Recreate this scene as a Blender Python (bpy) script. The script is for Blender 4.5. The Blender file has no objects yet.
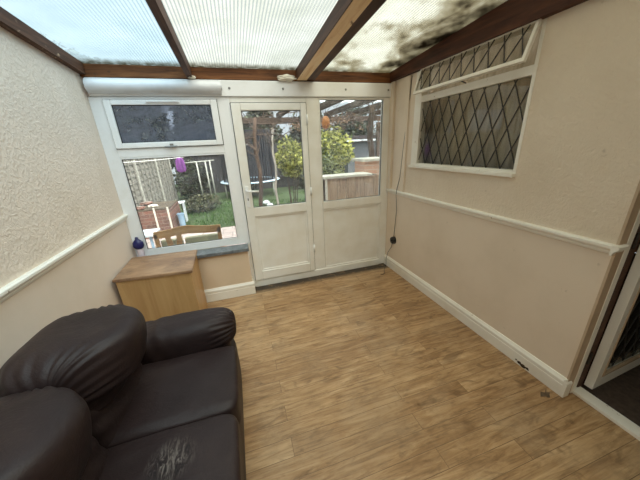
import bpy, bmesh, math, random
from mathutils import Vector, Matrix, noise
random.seed(7)
SC = bpy.context.scene
COL = SC.collection
PI = math.pi
W = 2.903          # room width
YR = -4.5          # rear end of the room, behind the camera

# ------------------------------------------------------------------ materials
def new_mat(name):
    m = bpy.data.materials.new(name); m.use_nodes = True
    nt = m.node_tree
    for n in list(nt.nodes): nt.nodes.remove(n)
    out = nt.nodes.new('ShaderNodeOutputMaterial')
    return m, nt, out
def N(nt, typ, **kw):
    n = nt.nodes.new(typ)
    for k, v in kw.items():
        if k.startswith('i_'):
            key = k[2:]
            key = int(key) if key.isdigit() else key.replace('_', ' ')
            n.inputs[key].default_value = v
        else: setattr(n, k, v)
    return n
def L(nt, a, b): nt.links.new(a, b)
def srgb(r, g, b):
    f = lambda c: (c/255/12.92) if c/255 <= .04045 else ((c/255+.055)/1.055)**2.4
    return (f(r), f(g), f(b), 1)
def ramp(nt, fac, stops):
    r = nt.nodes.new('ShaderNodeValToRGB')
    e = r.color_ramp.elements
    while len(e) < len(stops): e.new(.5)
    for x, (p, c) in zip(e, stops): x.position = p; x.color = c
    L(nt, fac, r.inputs[0]); return r
def coords(nt, scale=(1,1,1), rot=(0,0,0), loc=(0,0,0), kind='Object'):
    tc = N(nt, 'ShaderNodeTexCoord'); mp = N(nt, 'ShaderNodeMapping')
    mp.inputs['Scale'].default_value = scale; mp.inputs['Rotation'].default_value = rot
    mp.inputs['Location'].default_value = loc
    L(nt, tc.outputs[kind], mp.inputs[0]); return mp.outputs[0]
def world_pos(nt, scale=(1,1,1)):
    g = N(nt, 'ShaderNodeNewGeometry'); mp = N(nt, 'ShaderNodeMapping')
    mp.inputs['Scale'].default_value = scale
    L(nt, g.outputs['Position'], mp.inputs[0]); return mp.outputs[0]
def math_(nt, op, a, b=None, clamp=False):
    n = N(nt, 'ShaderNodeMath', operation=op); n.use_clamp = clamp
    for i, v in enumerate((a, b)):
        if v is None: continue
        if isinstance(v, (int, float)): n.inputs[i].default_value = v
        else: L(nt, v, n.inputs[i])
    return n.outputs[0]
def mixc(nt, fac, a, b, mode='MIX'):
    n = N(nt, 'ShaderNodeMix', data_type='RGBA', blend_type=mode)
    for s, v in ((n.inputs[0], fac), (n.inputs[6], a), (n.inputs[7], b)):
        if isinstance(v, (int, float)): s.default_value = v
        elif isinstance(v, tuple): s.default_value = v
        else: L(nt, v, s)
    return n.outputs[2]
def noise_(nt, vec, scale, detail=4, rough=.55, dist=0):
    n = N(nt, 'ShaderNodeTexNoise'); n.inputs['Scale'].default_value = scale
    n.inputs['Detail'].default_value = detail; n.inputs['Roughness'].default_value = rough
    n.inputs['Distortion'].default_value = dist
    L(nt, vec, n.inputs['Vector']); return n.outputs['Fac']
def maprange(nt, v, a, b, c=0, d=1):
    n = N(nt, 'ShaderNodeMapRange'); L(nt, v, n.inputs[0])
    for i, x in enumerate((a, b, c, d)): n.inputs[i+1].default_value = x
    return n.outputs[0]
def bsdf(nt, out, col, rough=.5, bump=None, bstr=.3, bdist=.01, spec=.5, metal=0, **kw):
    b = N(nt, 'ShaderNodeBsdfPrincipled')
    if isinstance(col, tuple): b.inputs['Base Color'].default_value = col
    else: L(nt, col, b.inputs['Base Color'])
    if isinstance(rough, (int, float)): b.inputs['Roughness'].default_value = rough
    else: L(nt, rough, b.inputs['Roughness'])
    b.inputs['Specular IOR Level'].default_value = spec
    b.inputs['Metallic'].default_value = metal
    for k, v in kw.items(): b.inputs[k.replace('_', ' ')].default_value = v
    if bump is not None:
        bp = N(nt, 'ShaderNodeBump'); bp.inputs['Strength'].default_value = bstr
        bp.inputs['Distance'].default_value = bdist
        L(nt, bump, bp.inputs['Height']); L(nt, bp.outputs[0], b.inputs['Normal'])
    L(nt, b.outputs[0], out.inputs[0]); return b
def simple(name, c1, c2=None, scale=6, rough=.5, bstr=.1, stretch=(1,1,1), spec=.5, metal=0, lo=.35, hi=.65, detail=4):
    m, nt, out = new_mat(name)
    v = coords(nt, stretch)
    f = noise_(nt, v, scale, detail)
    r = ramp(nt, f, [(lo, c1), (hi, c2 or c1)])
    bsdf(nt, out, r.outputs[0], rough, f, bstr, .004, spec, metal); return m

def wall_mat(name, upper, lower, split=1.015, dirt=.1):
    m, nt, out = new_mat(name)
    p = world_pos(nt)
    sep = N(nt, 'ShaderNodeSeparateXYZ'); L(nt, p, sep.inputs[0])
    up = math_(nt, 'GREATER_THAN', sep.outputs[2], split)
    col = mixc(nt, up, lower, upper)
    big = noise_(nt, p, 1.7, 5, .6)
    dcol = mixc(nt, maprange(nt, big, .45, .75, 0, dirt*3), col, srgb(186, 166, 138))
    sp = noise_(nt, p, 9, 3, .7)
    dcol = mixc(nt, maprange(nt, sp, .70, .76, 0, .35), dcol, srgb(150, 128, 104))
    # anaglypta swirl above the rail, smooth paint below
    h1 = noise_(nt, p, 44, 3, .6, .7); h1 = maprange(nt, h1, .40, .64)
    h2 = noise_(nt, p, 110, 2, .5)
    hu = math_(nt, 'ADD', h1, math_(nt, 'MULTIPLY', h2, .4))
    hl = math_(nt, 'MULTIPLY', noise_(nt, p, 5, 3, .5), .6)
    h = mixc(nt, up, hl, hu)
    bsdf(nt, out, dcol, .62, h, .42, .006, .3); return m

M = {}
M['wall_left'] = wall_mat('cream_textured_paint', srgb(232, 217, 202), srgb(228, 212, 197))
M['wall_right'] = wall_mat('cream_paint_right', srgb(228, 213, 193), srgb(227, 211, 192))
M['wall_peach'] = wall_mat('peach_paint', srgb(222, 200, 174), srgb(222, 200, 174), 9)
M['reveal'] = simple('tan_reveal_paint', srgb(196, 172, 146), srgb(178, 154, 128), 4, .6)

def floor_mat():
    m, nt, out = new_mat('oak_effect_laminate')
    v = world_pos(nt)
    br = N(nt, 'ShaderNodeTexBrick'); L(nt, v, br.inputs['Vector'])
    br.inputs['Scale'].default_value = 1; br.inputs['Brick Width'].default_value = 1.18
    br.inputs['Row Height'].default_value = .105; br.inputs['Mortar Size'].default_value = .0016
    br.inputs['Mortar Smooth'].default_value = .2; br.inputs['Bias'].default_value = 0
    br.inputs['Color1'].default_value = (0, 0, 0, 1); br.inputs['Color2'].default_value = (1, 1, 1, 1)
    br.inputs['Mortar'].default_value = (.5, .5, .5, 1); br.offset = .37
    # shift the grain per plank
    sh = N(nt, 'ShaderNodeVectorMath', operation='MULTIPLY_ADD')
    L(nt, br.outputs['Color'], sh.inputs[0]); sh.inputs[1].default_value = (7.3, 5.1, 3); L(nt, v, sh.inputs[2])
    mp = N(nt, 'ShaderNodeMapping'); mp.inputs['Scale'].default_value = (1.3, 10, 1); L(nt, sh.outputs[0], mp.inputs[0])
    g1 = noise_(nt, mp.outputs[0], 2.2, 8, .68, .9)
    mp2 = N(nt, 'ShaderNodeMapping'); mp2.inputs['Scale'].default_value = (3, 48, 1); L(nt, sh.outputs[0], mp2.inputs[0])
    g2 = noise_(nt, mp2.outputs[0], 2, 4, .6, .3)
    mp3 = N(nt, 'ShaderNodeMapping'); mp3.inputs['Scale'].default_value = (2.5, 5.5, 1); L(nt, sh.outputs[0], mp3.inputs[0])
    kn = noise_(nt, mp3.outputs[0], 1.6, 3, .5, 2.2)
    base = ramp(nt, g1, [(.26, srgb(122, 90, 60)), (.42, srgb(162, 129, 92)), (.55, srgb(184, 151, 112)), (.74, srgb(206, 177, 139))])
    c = mixc(nt, maprange(nt, g2, .50, .70, 0, .42), base.outputs[0], srgb(92, 66, 44))
    c = mixc(nt, maprange(nt, kn, .56, .70, 0, .50), c, srgb(100, 74, 50))
    tone = mixc(nt, br.outputs['Color'], srgb(226, 218, 210), srgb(255, 253, 250))
    c = mixc(nt, 1.0, c, tone, 'MULTIPLY')
    wear = noise_(nt, v, 1.3, 6, .7)
    c = mixc(nt, maprange(nt, wear, .5, .72, 0, .38), c, srgb(190, 168, 138))
    wr2 = noise_(nt, v, 4.5, 7, .75)
    c = mixc(nt, maprange(nt, wr2, .52, .70, 0, .40), c, srgb(112, 88, 64))
    c = mixc(nt, math_(nt, 'MULTIPLY', br.outputs['Fac'], .6), c, srgb(80, 58, 40))
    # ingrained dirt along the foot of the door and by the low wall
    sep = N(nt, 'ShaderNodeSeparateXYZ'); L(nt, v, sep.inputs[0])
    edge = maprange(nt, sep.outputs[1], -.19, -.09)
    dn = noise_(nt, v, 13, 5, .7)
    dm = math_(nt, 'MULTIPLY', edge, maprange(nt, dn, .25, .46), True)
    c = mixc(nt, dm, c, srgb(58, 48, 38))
    rough = maprange(nt, g1, .3, .7, .5, .36)
    hh = math_(nt, 'SUBTRACT', math_(nt, 'MULTIPLY', g1, .5), math_(nt, 'MULTIPLY', br.outputs['Fac'], 1))
    bsdf(nt, out, c, rough, hh, .25, .003, .4); return m
M['floor'] = floor_mat()
def upvc():
    m, nt, out = new_mat('white_upvc')
    v = world_pos(nt); d = noise_(nt, v, 7, 5, .7)
    c = mixc(nt, maprange(nt, d, .5, .8, 0, .4), srgb(238, 239, 240), srgb(214, 210, 202))
    bsdf(nt, out, c, .32, None, spec=.5); return m
M['upvc'] = upvc()
M['upvc_door'] = simple('ivory_upvc', srgb(238, 237, 233), srgb(230, 227, 219), 5, .33, 0)
M['tube'] = simple('pale_grey_plastic', srgb(222, 224, 228), srgb(208, 210, 214), 5, .3, 0)
M['gasket_or_gap_shade'] = simple('black_gasket_and_gap_shade', srgb(28, 28, 30), None, 5, .6, 0)  # pane seals, and the rings painted as shadow gaps round sash and leaf
def chipped(name):
    m, nt, out = new_mat(name)
    v = world_pos(nt); f = noise_(nt, v, 11, 6, .7)
    c = mixc(nt, maprange(nt, f, .66, .70), srgb(240, 236, 226), srgb(140, 116, 88))
    d = noise_(nt, v, 3, 4, .6)
    c = mixc(nt, maprange(nt, d, .45, .75, 0, .35), c, srgb(208, 194, 172))
    bsdf(nt, out, c, .38, f, .05, .003); return m
M['gloss'] = chipped('white_gloss_timber')
def wood(name, c1, c2, c3, axis=1, rough=.6, scale=3, flake=None):
    m, nt, out = new_mat(name)
    s = [9, 9, 9]; s[axis] = .8
    v = coords(nt, tuple(s)); f = noise_(nt, v, scale, 6, .65, .6)
    r = ramp(nt, f, [(.3, c1), (.5, c2), (.72, c3)])
    c = r.outputs[0]
    if flake:
        g = noise_(nt, coords(nt, (3, 1.5, 3)), 5, 6, .75)
        c = mixc(nt, maprange(nt, g, .63, .68), c, flake)
    bsdf(nt, out, c, rough, f, .35, .004, .3); return m
M['beam_dark'] = wood('dark_stained_softwood', srgb(48, 30, 22), srgb(74, 48, 35), srgb(98, 68, 50), 1, .6)
M['beam_flake'] = wood('peeling_brown_timber', srgb(52, 34, 24), srgb(84, 56, 40), srgb(108, 78, 58), 1, .7, 3, srgb(176, 150, 120))
M['beam_back'] = wood('orange_brown_timber', srgb(60, 34, 17), srgb(104, 64, 34), srgb(140, 92, 54), 0, .6, 3, srgb(66, 44, 28))
M['beam_raw'] = wood('raw_pine', srgb(226, 188, 140), srgb(246, 218, 176), srgb(250, 230, 196), 1, .65, 3, srgb(128, 90, 56))
M['beam_plate'] = wood('red_brown_timber', srgb(48, 26, 17), srgb(74, 42, 28), srgb(98, 60, 40), 1, .6)
def poly_mat(name, tint, tint2, trans, stains=0.0):
    m, nt, out = new_mat(name)
    v = world_pos(nt); sep = N(nt, 'ShaderNodeSeparateXYZ'); L(nt, v, sep.inputs[0])
    s = math_(nt, 'SINE', math_(nt, 'MULTIPLY', sep.outputs[0], 2*PI/.021))
    rib = maprange(nt, s, 0, 1, 0, 1)
    cl = noise_(nt, v, 2.6, 6, .65)
    c = mixc(nt, maprange(nt, cl, .35, .65), tint, tint2)
    c = mixc(nt, math_(nt, 'MULTIPLY', rib, .55), c, srgb(150, 164, 168))
    sp = noise_(nt, v, 60, 2, .6)
    c = mixc(nt, maprange(nt, sp, .70, .76, 0, .5), c, srgb(120, 118, 100))
    # dirty back edge over the eaves beam
    e = maprange(nt, sep.outputs[1], -.12, .0)
    en = noise_(nt, v, 20, 4, .7)
    c = mixc(nt, math_(nt, 'MULTIPLY', e, maprange(nt, en, .3, .6), True), c, srgb(90, 84, 60))
    if stains:
        mp = N(nt, 'ShaderNodeMapping'); mp.inputs['Scale'].default_value = (1, .8, 1)
        mp.inputs['Rotation'].default_value = (0, 0, -.6); L(nt, v, mp.inputs[0])
        b = noise_(nt, mp.outputs[0], 3.8, 8, .68, .0)
        edge = maprange(nt, sep.outputs[0], 2.30, 2.86, 0, .20)
        b2 = math_(nt, 'ADD', b, edge)
        c = mixc(nt, math_(nt, 'MULTIPLY', rib, .25), c, srgb(150, 156, 150))
        c = mixc(nt, maprange(nt, b2, .50, .64, 0, .75), c, srgb(150, 142, 118))
        c = mixc(nt, maprange(nt, b2, .64, .78, 0, .95), c, srgb(58, 50, 38))
    tb = N(nt, 'ShaderNodeBsdfTranslucent'); L(nt, c, tb.inputs[0])
    tr = N(nt, 'ShaderNodeBsdfTransparent')
    L(nt, mixc(nt, 1.0, c, (1,1,1,1), 'MULTIPLY'), tr.inputs[0])
    gl = N(nt, 'ShaderNodeBsdfGlossy'); gl.inputs['Roughness'].default_value = .25
    mx = N(nt, 'ShaderNodeMixShader'); mx.inputs[0].default_value = trans
    L(nt, tb.outputs[0], mx.inputs[1]); L(nt, tr.outputs[0], mx.inputs[2])
    mx2 = N(nt, 'ShaderNodeMixShader'); mx2.inputs[0].default_value = .04
    L(nt, mx.outputs[0], mx2.inputs[1]); L(nt, gl.outputs[0], mx2.inputs[2])
    L(nt, mx2.outputs[0], out.inputs[0]); return m
TR = .80
M['poly_blue'] = poly_mat('twinwall_sheet_cool', srgb(212, 224, 228), srgb(200, 214, 219), TR)
M['poly_white'] = poly_mat('twinwall_sheet_white', srgb(222, 223, 218), srgb(208, 210, 202), TR)
M['poly_moss'] = poly_mat('twinwall_sheet_mossy', srgb(232, 232, 222), srgb(216, 214, 200), TR, 1)
def glass_mat(name, tint=(.93, .96, .95, 1), refl=.06, milky=None, mfac=.0):
    m, nt, out = new_mat(name)
    tr = N(nt, 'ShaderNodeBsdfTransparent'); tr.inputs[0].default_value = tint
    gl = N(nt, 'ShaderNodeBsdfGlossy'); gl.inputs['Roughness'].default_value = .02
    fr = N(nt, 'ShaderNodeLayerWeight'); fr.inputs['Blend'].default_value = .5
    fac = math_(nt, 'ADD', math_(nt, 'MULTIPLY', math_(nt, 'POWER', fr.outputs['Facing'], 5), .9), refl, True)
    mx = N(nt, 'ShaderNodeMixShader')
    L(nt, fac, mx.inputs[0]); L(nt, tr.outputs[0], mx.inputs[1]); L(nt, gl.outputs[0], mx.inputs[2])
    last = mx.outputs[0]
    if milky:
        v = world_pos(nt, (1, 1, 1.6)); f = noise_(nt, v, 3.2, 7, .7, .4)
        st = noise_(nt, world_pos(nt, (30, 1, 1.5)), 2, 4, .6)
        df = N(nt, 'ShaderNodeBsdfTranslucent'); df.inputs[0].default_value = milky
        mm = N(nt, 'ShaderNodeMixShader')
        ff = math_(nt, 'ADD', maprange(nt, f, .36, .68, mfac*.2, mfac*1.5), maprange(nt, st, .45, .7, 0, mfac*.22), True)
        L(nt, ff, mm.inputs[0]); L(nt, last, mm.inputs[1]); L(nt, df.outputs[0], mm.inputs[2]); last = mm.outputs[0]
    L(nt, last, out.inputs[0]); return m
M['glass'] = glass_mat('clear_glazing', (.9, .93, .92, 1), .05, srgb(200, 205, 210), .07)
M['glass_mist'] = glass_mat('misted_glazing', (.66, .70, .75, 1), .03, srgb(156, 164, 174), .62)
M['glass_dark'] = glass_mat('leaded_glazing', (.86, .86, .84, 1), .05)
M['lead'] = simple('dark_lead_came', srgb(58, 54, 48), srgb(40, 36, 32), 20, .5, .1)
def leather():
    m, nt, out = new_mat('dark_brown_leather')
    v = world_pos(nt)
    vo = N(nt, 'ShaderNodeTexVoronoi'); vo.inputs['Scale'].default_value = 170; L(nt, v, vo.inputs['Vector'])
    big = noise_(nt, v, 3.5, 5, .6)
    fold = noise_(nt, v, 14, 4, .6, 1.2)
    c = ramp(nt, big, [(.3, srgb(34, 24, 24)), (.52, srgb(42, 31, 31)), (.75, srgb(54, 42, 40))]).outputs[0]
    # cracked, worn-through patch on the second seat
    d = N(nt, 'ShaderNodeVectorMath', operation='DISTANCE'); L(nt, v, d.inputs[0]); d.inputs[1].default_value = (.69, -2.12, .46)
    near = maprange(nt, d.outputs['Value'], .01, .10, .9, 0)
    vs = N(nt, 'ShaderNodeMapping'); vs.inputs['Scale'].default_value = (60, 16, 10); vs.inputs['Rotation'].default_value = (0, 0, .5); L(nt, v, vs.inputs[0])
    cr = noise_(nt, vs.outputs[0], 1, 6, .8, 1.5)
    w = math_(nt, 'MULTIPLY', near, maprange(nt, cr, .48, .60), True)
    c = mixc(nt, w, c, srgb(128, 120, 114))
    dk = math_(nt, 'MULTIPLY', maprange(nt, d.outputs['Value'], .06, .17, 1, 0), maprange(nt, cr, .48, .36), True)
    c = mixc(nt, dk, c, srgb(22, 18, 18))
    h = math_(nt, 'ADD', math_(nt, 'MULTIPLY', vo.outputs['Distance'], .12), fold)
    h = math_(nt, 'ADD', h, math_(nt, 'MULTIPLY', w, .8))
    rg = maprange(nt, big, .3, .7, .55, .44)
    bsdf(nt, out, c, rg, h, .28, .012, .28); return m
M['leather'] = leather()
M['shadow_cloth'] = simple('black_lining', srgb(26, 22, 22), None, 9, .9)
M['oak'] = wood('light_oak_laminate', srgb(170, 130, 84), srgb(184, 146, 98), srgb(196, 158, 110), 2, .42, 1.2)
def worn_top():
    m, nt, out = new_mat('worn_stained_cabinet_top')
    v = coords(nt, (1, 5, 1)); f = noise_(nt, v, 2.4, 7, .65)
    s = noise_(nt, coords(nt, (1, 1.6, 1)), 4.2, 6, .7, .4)
    c = ramp(nt, f, [(.3, srgb(140, 104, 76)), (.6, srgb(172, 138, 106))]).outputs[0]
    c = mixc(nt, maprange(nt, s, .42, .62, 0, .8), c, srgb(112, 84, 64))
    bsdf(nt, out, c, .4, s, .1, .003); return m
M['cab_top'] = worn_top()
def slate():
    m, nt, out = new_mat('blue_grey_slate_tile')
    v = coords(nt); f = noise_(nt, v, 14, 8, .72, .6)
    c = ramp(nt, f, [(.3, srgb(74, 80, 84)), (.5, srgb(108, 113, 117)), (.7, srgb(142, 145, 146))]).outputs[0]
    bsdf(nt, out, c, .45, f, .15, .004); return m
M['slate'] = slate()
M['black'] = simple('black_plastic', srgb(22, 22, 24), None, 5, .35, 0)
M['chrome'] = simple('brushed_metal', srgb(150, 150, 148), None, 5, .3, 0, metal=1)
M['navy'] = simple('navy_plastic', srgb(30, 30, 92), srgb(24, 24, 70), 8, .35, 0)
M['pinkwhite'] = simple('pale_plastic', srgb(228, 214, 220), srgb(206, 190, 204), 9, .4, 0)
M['dirt'] = simple('exposed_dark_rot', srgb(36, 28, 22), srgb(70, 54, 40), 30, .9)
M['curl'] = simple('torn_grey_backing', srgb(112, 92, 72), srgb(80, 62, 46), 20, .8)
M['carpet'] = simple('dark_brown_carpet', srgb(78, 64, 54), srgb(62, 50, 42), 40, .95, .4)
M['room_wall'] = simple('house_room_paint', srgb(120, 104, 86), srgb(110, 95, 78), 4, .8)
M['blind'] = simple('olive_grey_blind', srgb(206, 190, 160), srgb(176, 160, 132), 5, .8, .2, (1, 6, 1))
# garden
M['grass'] = simple('lawn_green', srgb(44, 60, 32), srgb(66, 84, 44), 5, .9, .6, lo=.3, hi=.7)
M['blade'] = simple('grass_blades', srgb(50, 80, 36), srgb(84, 112, 54), 3, .7, 0)
M['soil'] = simple('dark_soil', srgb(64, 56, 46), srgb(96, 84, 68), 7, .95, .6)
def brick_mat(name, c1, c2, mortar, rot=(PI/2, 0, 0), bw=.22, rh=.075):
    m, nt, out = new_mat(name)
    v = coords(nt, rot=rot)
    b = N(nt, 'ShaderNodeTexBrick'); L(nt, v, b.inputs['Vector'])
    b.inputs['Scale'].default_value = 1; b.inputs['Brick Width'].default_value = bw
    b.inputs['Row Height'].default_value = rh; b.inputs['Mortar Size'].default_value = .006
    b.inputs['Color1'].default_value = c1; b.inputs['Color2'].default_value = c2; b.inputs['Mortar'].default_value = mortar
    f = noise_(nt, coords(nt), 18, 4, .7)
    c = mixc(nt, maprange(nt, f, .4, .7, 0, .45), b.outputs[0], mortar)
    bsdf(nt, out, c, .85, b.outputs['Fac'], -.3, .006, .2); return m
M['brick'] = brick_mat('red_brick', srgb(132, 88, 76), srgb(96, 66, 58), srgb(140, 126, 116))
M['brick_salmon'] = brick_mat('salmon_brick', srgb(232, 180, 150), srgb(218, 164, 136), srgb(226, 206, 186))
M['paving'] = brick_mat('pink_grey_paving', srgb(196, 182, 176), srgb(178, 162, 156), srgb(96, 92, 88), (0, 0, 0), .42, .3)
M['conc'] = simple('weathered_concrete', srgb(188, 186, 174), srgb(150, 148, 138), 9, .9, .2)
M['fence_panel'] = wood('silvered_fence_board', srgb(92, 90, 84), srgb(128, 125, 117), srgb(160, 155, 144), 1, .85)
M['batten'] = simple('grey_batten', srgb(150, 146, 136), srgb(120, 118, 110), 8, .9)
M['fence_dark'] = wood('dark_fence_board', srgb(44, 46, 50), srgb(62, 62, 64), srgb(82, 80, 78), 2, .9)
M['post_pale'] = simple('pale_galvanised_post', srgb(190, 190, 180), srgb(150, 150, 140), 8, .6)
M['purple'] = simple('purple_cloth', srgb(96, 42, 112), srgb(118, 58, 130), 8, .8, .3)
M['line'] = simple('white_washing_line', srgb(226, 226, 222), None, 5, .5, 0)
M['bench'] = wood('golden_garden_timber', srgb(160, 116, 70), srgb(190, 146, 98), srgb(206, 166, 120), 0, .55)
M['cushion'] = simple('sage_grey_cushion', srgb(178, 178, 150), srgb(160, 160, 134), 6, .9, .2)
M['white_pl'] = simple('white_garden_plastic', srgb(222, 228, 230), srgb(206, 212, 216), 6, .5, 0)
M['blue_pl'] = simple('pale_blue_plastic', srgb(150, 176, 196), srgb(130, 160, 184), 6, .5, 0)
M['navy_net'] = simple('dark_blue_mesh', srgb(24, 28, 38), srgb(16, 20, 28), 30, .8, .2)
M['tramp_pad'] = simple('pale_blue_pad', srgb(196, 212, 220), srgb(150, 178, 196), 5, .6, 0)
M['bark'] = wood('brown_bark', srgb(56, 42, 34), srgb(84, 66, 54), srgb(110, 90, 76), 2, .9)
M['bark_pale'] = wood('pale_bark', srgb(150, 142, 130), srgb(176, 168, 156), srgb(196, 190, 178), 2, .9)
M['vine'] = simple('woody_vine', srgb(66, 52, 44), srgb(104, 86, 74), 9, .9)
def leafmat(name, c1, c2, tr=.35):
    m, nt, out = new_mat(name)
    g = N(nt, 'ShaderNodeNewGeometry')
    r = ramp(nt, g.outputs['Random Per Island'], [(.1, c1), (.9, c2)])
    d = N(nt, 'ShaderNodeBsdfPrincipled'); L(nt, r.outputs[0], d.inputs['Base Color']); d.inputs['Roughness'].default_value = .5
    t = N(nt, 'ShaderNodeBsdfTranslucent'); L(nt, r.outputs[0], t.inputs[0])
    mx = N(nt, 'ShaderNodeMixShader'); mx.inputs[0].default_value = tr
    L(nt, d.outputs[0], mx.inputs[1]); L(nt, t.outputs[0], mx.inputs[2]); L(nt, mx.outputs[0], out.inputs[0]); return m
M['leaf_lime'] = leafmat('lime_leaves', srgb(74, 92, 30), srgb(226, 224, 132))
M['leaf_mid'] = leafmat('mid_green_leaves', srgb(50, 64, 36), srgb(178, 184, 130))
M['leaf_dark'] = leafmat('dark_evergreen_leaves', srgb(28, 36, 26), srgb(70, 80, 56), .1)
M['leaf_olive'] = leafmat('olive_weed_leaves', srgb(40, 42, 30), srgb(104, 104, 74), .2)
M['leaf_brown'] = leafmat('dry_brown_leaves', srgb(84, 60, 46), srgb(160, 128, 100), .2)
M['perg'] = wood('grey_brown_pergola_timber', srgb(46, 36, 30), srgb(70, 56, 46), srgb(94, 78, 66), 1, .85)
M['deck'] = wood('weathered_cladding', srgb(136, 110, 88), srgb(178, 150, 124), srgb(206, 182, 156), 2, .85)
M['slab'] = simple('pale_coping_slab', srgb(230, 224, 210), srgb(206, 198, 182), 8, .8, .1)
M['orange'] = simple('rusty_orange_ceramic', srgb(196, 124, 60), srgb(150, 88, 44), 9, .5, .1)
M['felt'] = simple('dark_roof_felt', srgb(48, 44, 48), srgb(66, 60, 62), 9, .9)
M['render'] = simple('grey_render', srgb(70, 74, 80), srgb(96, 98, 100), 3, .9)
M['red'] = simple('dull_red_plastic', srgb(150, 44, 40), srgb(110, 34, 34), 9, .5)
m, nt, out = new_mat('translucent_roof_sheet')
tb = N(nt, 'ShaderNodeBsdfTranslucent'); tb.inputs[0].default_value = srgb(236, 242, 240)
L(nt, tb.outputs[0], out.inputs[0]); M['sheet'] = m

# ------------------------------------------------------------------ mesh helpers
def box(bm, x0, x1, y0, y1, z0, z1, bev=0, mtx=None):
    t = bmesh.new()
    bmesh.ops.create_cube(t, size=1)
    for v in t.verts:
        v.co = Vector((x0+(v.co.x+.5)*(x1-x0), y0+(v.co.y+.5)*(y1-y0), z0+(v.co.z+.5)*(z1-z0)))
    if bev: bmesh.ops.bevel(t, geom=t.edges[:], offset=bev, segments=2, profile=.6, affect='EDGES')
    if mtx: bmesh.ops.transform(t, matrix=mtx, verts=t.verts)
    join(bm, t)
def join(bm, t):
    me = bpy.data.meshes.new('tmp'); t.to_mesh(me); t.free(); bm.from_mesh(me); bpy.data.meshes.remove(me)
def prism(bm, pts, axis, a, b):
    """extrude a closed 2-D outline along an axis; pts are the two other coordinates in order"""
    def P(p, q):
        return {'x': (q, p[0], p[1]), 'y': (p[0], q, p[1]), 'z': (p[0], p[1], q)}[axis]
    A = [bm.verts.new(P(p, a)) for p in pts]; B = [bm.verts.new(P(p, b)) for p in pts]
    n = len(pts)
    for i in range(n): bm.faces.new((A[i], A[(i+1) % n], B[(i+1) % n], B[i]))
    bm.faces.new(A[::-1]); bm.faces.new(B)
def tube(bm, pts, r, seg=8, r1=None):
    pts = [Vector(p) for p in pts]; n = len(pts); rings = []
    up = None
    for i, p in enumerate(pts):
        d = (pts[min(i+1, n-1)]-pts[max(i-1, 0)]).normalized()
        if up is None: up = d.orthogonal().normalized()
        a = (up - d*up.dot(d)).normalized(); up = a; b = d.cross(a)
        rr = r if r1 is None else r+(r1-r)*i/(n-1)
        rings.append([bm.verts.new(p+(a*math.cos(2*PI*k/seg)+b*math.sin(2*PI*k/seg))*rr) for k in range(seg)])
    for i in range(n-1):
        for k in range(seg):
            bm.faces.new((rings[i][k], rings[i][(k+1) % seg], rings[i+1][(k+1) % seg], rings[i+1][k]))
    bm.faces.new(rings[0][::-1]); bm.faces.new(rings[-1])
def lathe(bm, prof, cx, cy, seg=20, sx=1, sy=1):
    rings = [[bm.verts.new((cx+r*sx*math.cos(2*PI*k/seg), cy+r*sy*math.sin(2*PI*k/seg), z)) for k in range(seg)] for r, z in prof]
    for i in range(len(rings)-1):
        for k in range(seg):
            bm.faces.new((rings[i][k], rings[i][(k+1) % seg], rings[i+1][(k+1) % seg], rings[i+1][k]))
    bm.faces.new(rings[0][::-1]); bm.faces.new(rings[-1])
def frame_bm(bm, x0, x1, z0, z1, t, y0, y1, bev=.004, tl=None, tb=None):
    """rectangular ring in the XZ plane, inner sizes given by t"""
    l, r, b, u = t
    for q in ((x0, x0+l, z0, z1), (x1-r, x1, z0, z1), (x0+l, x1-r, z0, z0+b), (x0+l, x1-r, z1-u, z1)):
        box(bm, q[0], q[1], y0, y1, q[2], q[3], bev)
def wpos(p):
    v = Vector((0, 0, 0))
    while p is not None: v += p.location; p = p.parent
    return v
def obj(name, bm, mat, parent=None, smooth=False, base=None, local=False):
    """one mesh object; bm is in world coordinates unless local"""
    bmesh.ops.recalc_face_normals(bm, faces=bm.faces[:])
    me = bpy.data.meshes.new(name)
    if parent is not None and not local:
        bmesh.ops.translate(bm, verts=bm.verts, vec=-wpos(parent))
    o = bpy.data.objects.new(name, me)
    if base is not None and parent is None:
        bmesh.ops.translate(bm, verts=bm.verts, vec=-Vector(base)); o.location = base
    bm.to_mesh(me); bm.free()
    me.materials.append(M[mat] if isinstance(mat, str) else mat)
    if smooth:
        for p in me.polygons: p.use_smooth = True
    COL.objects.link(o)
    if parent is not None: o.parent = parent
    return o
def tag(o, label, cat, group=None, kind=None):
    o['label'] = label; o['category'] = cat
    if group: o['group'] = group
    if kind: o['kind'] = kind
    return o
def thing(name, label, cat, loc=(0, 0, 0), rz=0, group=None, kind=None):
    o = bpy.data.objects.new(name, None); COL.objects.link(o); o.empty_display_size = .1
    o.location = loc; o.rotation_euler = (0, 0, rz)
    return tag(o, label, cat, group, kind)
def struct(name, bm, mat, label, cat, smooth=False):
    return tag(obj(name, bm, mat, smooth=smooth), label, cat, kind='structure')
def copy_tree(o, parent=None):
    c = o.copy(); COL.objects.link(c)
    if parent is not None: c.parent = parent
    for ch in list(o.children): copy_tree(ch, c)
    return c
B = bmesh.new

# ------------------------------------------------------------------ the room shell
RZ = lambda y: 2.295 + .06*abs(y)           # underside of the roof sheet
b = B(); box(b, -.1, 2.985, YR, .06, -.08, 0)
struct('floor', b, 'floor', 'worn oak-effect laminate floor with dark streaks', 'floor')
b = B(); prism(b, [(YR, -.08), (.06, -.08), (.06, RZ(0)), (YR, RZ(YR))], 'x', -.1, 0)
struct('wall_left', b, 'wall_left', 'cream wall with swirled texture above its rail, behind the sofa', 'wall')
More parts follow.
